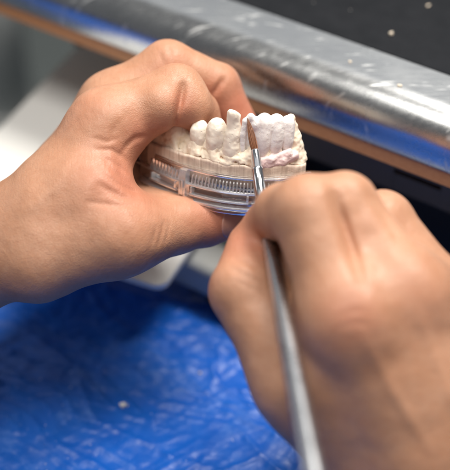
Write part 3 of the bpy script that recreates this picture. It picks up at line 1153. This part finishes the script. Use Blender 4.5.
L(nt, ramp(nt, dd, [(0.4, (0.38,) * 3), (0.65, (0.55,) * 3)]), b.inputs['Roughness'])
wv_ = N(nt, 'ShaderNodeVectorMath', operation='MULTIPLY_ADD')
nz_ = N(nt, 'ShaderNodeTexNoise'); nz_.inputs['Scale'].default_value = 120; L(nt, v_, nz_.inputs['Vector'])
L(nt, nz_.outputs['Color'], wv_.inputs[0]); wv_.inputs[1].default_value = (0.006,) * 3; L(nt, v_, wv_.inputs[2])
cr_ = None
for sc_ in (130, 290):
    vo_ = N(nt, 'ShaderNodeTexVoronoi'); vo_.inputs['Scale'].default_value = sc_; L(nt, wv_.outputs[0], vo_.inputs['Vector'])
    cr_ = vo_.outputs['Distance'] if cr_ is None else mth(nt, 'ADD', cr_, mth(nt, 'MULTIPLY', vo_.outputs['Distance'], 0.5))
bump(nt, b, cr_, 0.24, 0.0016)
o = obj('blue_sheet', fast_mesh('blue_sheet', V, F, (0, 0, ZB)), M_BLUE, None, (0, 0, ZB))
tag(o, 'crumpled glossy blue plastic sheet spread below the hands, dusted with plaster', 'plastic sheet')


# crumbs of plaster on the sheet
def sheet_z(x, y):
    i = int(np.clip(np.searchsorted(gx, x), 0, nx - 1)); j = int(np.clip(np.searchsorted(gy, y), 0, ny - 1))
    return ZB + hgt[i, j]


def crumb(px, py, r, label, surf=None, group=None, material=PLASTER):
    p = Pz(px, py, ZB if surf is None else surf)
    z = sheet_z(p[0], p[1]) if surf is None else surf
    rs = np.random.RandomState(int(px * 13 + py))
    g = Grid((-r * 1500, -r * 1500, -r * 1500), (r * 1500, r * 1500, r * 1500), r * 120)
    g.dense()
    f = ellip(g.p, (0, 0, 0), np.eye(3), (r * 1000, r * 700, r * 520)) + r * 620 * vnoise(g.p, r * 800, int(px)) + r * 260 * vnoise(g.p, r * 350, int(py))
    V, F = surface_nets(f, g.lo, r * 120)
    off = np.array([p[0], p[1], z + r * 0.45])
    o = obj('plaster_crumb', fast_mesh('plaster_crumb', V / 1000, F), material, None, off)
    tag(o, label, 'crumb', None, group)


crumb(123, 407, 0.0013, 'largest white plaster crumb on the blue sheet, left of centre', group='plaster crumbs', material=WHITEP)
crumb(200, 372, 0.0005, 'small pale crumb on the blue sheet nearest the right thumb', group='plaster crumbs')
for (px, py, r, lab) in ((391, 35, 0.0009, 'white crumb on the dark bench top above the metal edge'),
                         (428, 6, 0.0006, 'tiny pale crumb on the dark bench top near the upper right corner')):
    crumb(px, py, r, lab, ZTOP - 0.0006, 'plaster crumbs')
for (px, py, r, lab) in ((400, 86, 0.0007, 'white crumb on the metal edge of the bench right of its middle'),
                         (350, 62, 0.0005, 'tiny crumb in the middle of the metal bench edge')):
    crumb(px, py, r, lab, ZTOP, 'plaster crumbs')

# =================================================================== FAR LEFT BACKGROUND
gm = plain('grey_floor', (0.15, 0.17, 0.165), (0.19, 0.21, 0.20), 0.6, 20, 0.05)
zf = -0.55
o = obj('floor', mesh('floor', [(-3, -1.5, zf), (3, -1.5, zf), (3, 4, zf), (-3, 4, zf)], [(0, 1, 2, 3)], False), gm)
tag(o, kind='structure')
post = thing('metal_post', 'blurred pale metal post standing in the far left background', 'post', tuple(Pz(8, 105, -0.30)))
pb = np.array(post.location)
M_POST = plain('pale_post', (0.78, 0.82, 0.82), (0.85, 0.88, 0.88), 0.35, 30, 0.05)
v, f = lathe(pb + [0, 0, 0.0], pb + [0, 0, 0.20], [(0, 0.020), (0.9, 0.020), (0.95, 0.018), (1, 0.014)])
child('shaft', v, f, M_POST, post)
v, f = lathe(pb + [0, 0, -0.25], pb + [0, 0, -0.0005], [(0, 0.05), (0.04, 0.05), (0.06, 0.030), (1, 0.026)])
child('foot', v, f, M_GREY, post)

# =================================================================== LIGHT
wd = bpy.data.worlds.new('World'); sc.world = wd; wd.use_nodes = True
bg = wd.node_tree.nodes['Background']
bg.inputs['Color'].default_value = (0.92, 0.95, 1.0, 1); bg.inputs['Strength'].default_value = 0.105


def area(name, loc, target, size, power, col):
    l = bpy.data.lights.new(name, 'AREA'); l.shape = 'RECTANGLE'; l.size, l.size_y = size
    l.energy = power; l.color = col
    o = bpy.data.objects.new(name, l); C.objects.link(o)
    o.location = loc
    o.rotation_euler = (Vector(target) - Vector(loc)).to_track_quat('-Z', 'Y').to_euler()
    return o


area('bench_lamp', (0.20, 0.20, 0.60), (0.0, 0.0, 0.0), (0.30, 0.24), 5.2, (1.0, 0.955, 0.885))
area('ceiling_lamp', (-0.09, -0.13, 0.64), (-0.02, 0.0, 0.0), (0.30, 0.26), 2.5, (1.0, 0.955, 0.89))
area('far_window', (0.0, 1.4, 1.15), (0, 0, 0), (2.0, 1.0), 2.4, (0.96, 0.98, 1.0))
area('side_fill', (-1.2, 0.55, 0.25), (-0.2, 0.35, -0.25), (0.6, 0.6), 1.6, (0.96, 0.98, 1.0))  # unseen fill, added to brighten the post and floor under the bench

# =================================================================== CAMERA
cd = bpy.data.cameras.new('camera'); cam = bpy.data.objects.new('camera', cd); C.objects.link(cam)
cam.location = CAM
cam.rotation_euler = Vector(Fv).to_track_quat('-Z', 'Y').to_euler()
cd.sensor_fit = 'HORIZONTAL'; cd.sensor_width = SW; cd.lens = LENS
cd.clip_start = 0.01; cd.clip_end = 50
cd.dof.use_dof = True; cd.dof.focus_distance = D0 - 0.004; cd.dof.aperture_fstop = 6.8
sc.camera = cam
sc.view_settings.view_transform = 'Standard'; sc.view_settings.look = 'None'
sc.view_settings.exposure = 0.42; sc.view_settings.gamma = 1
sc.cycles.max_bounces = 16; sc.cycles.transmission_bounces = 12; sc.cycles.transparent_max_bounces = 12
sc.cycles.use_denoising = True
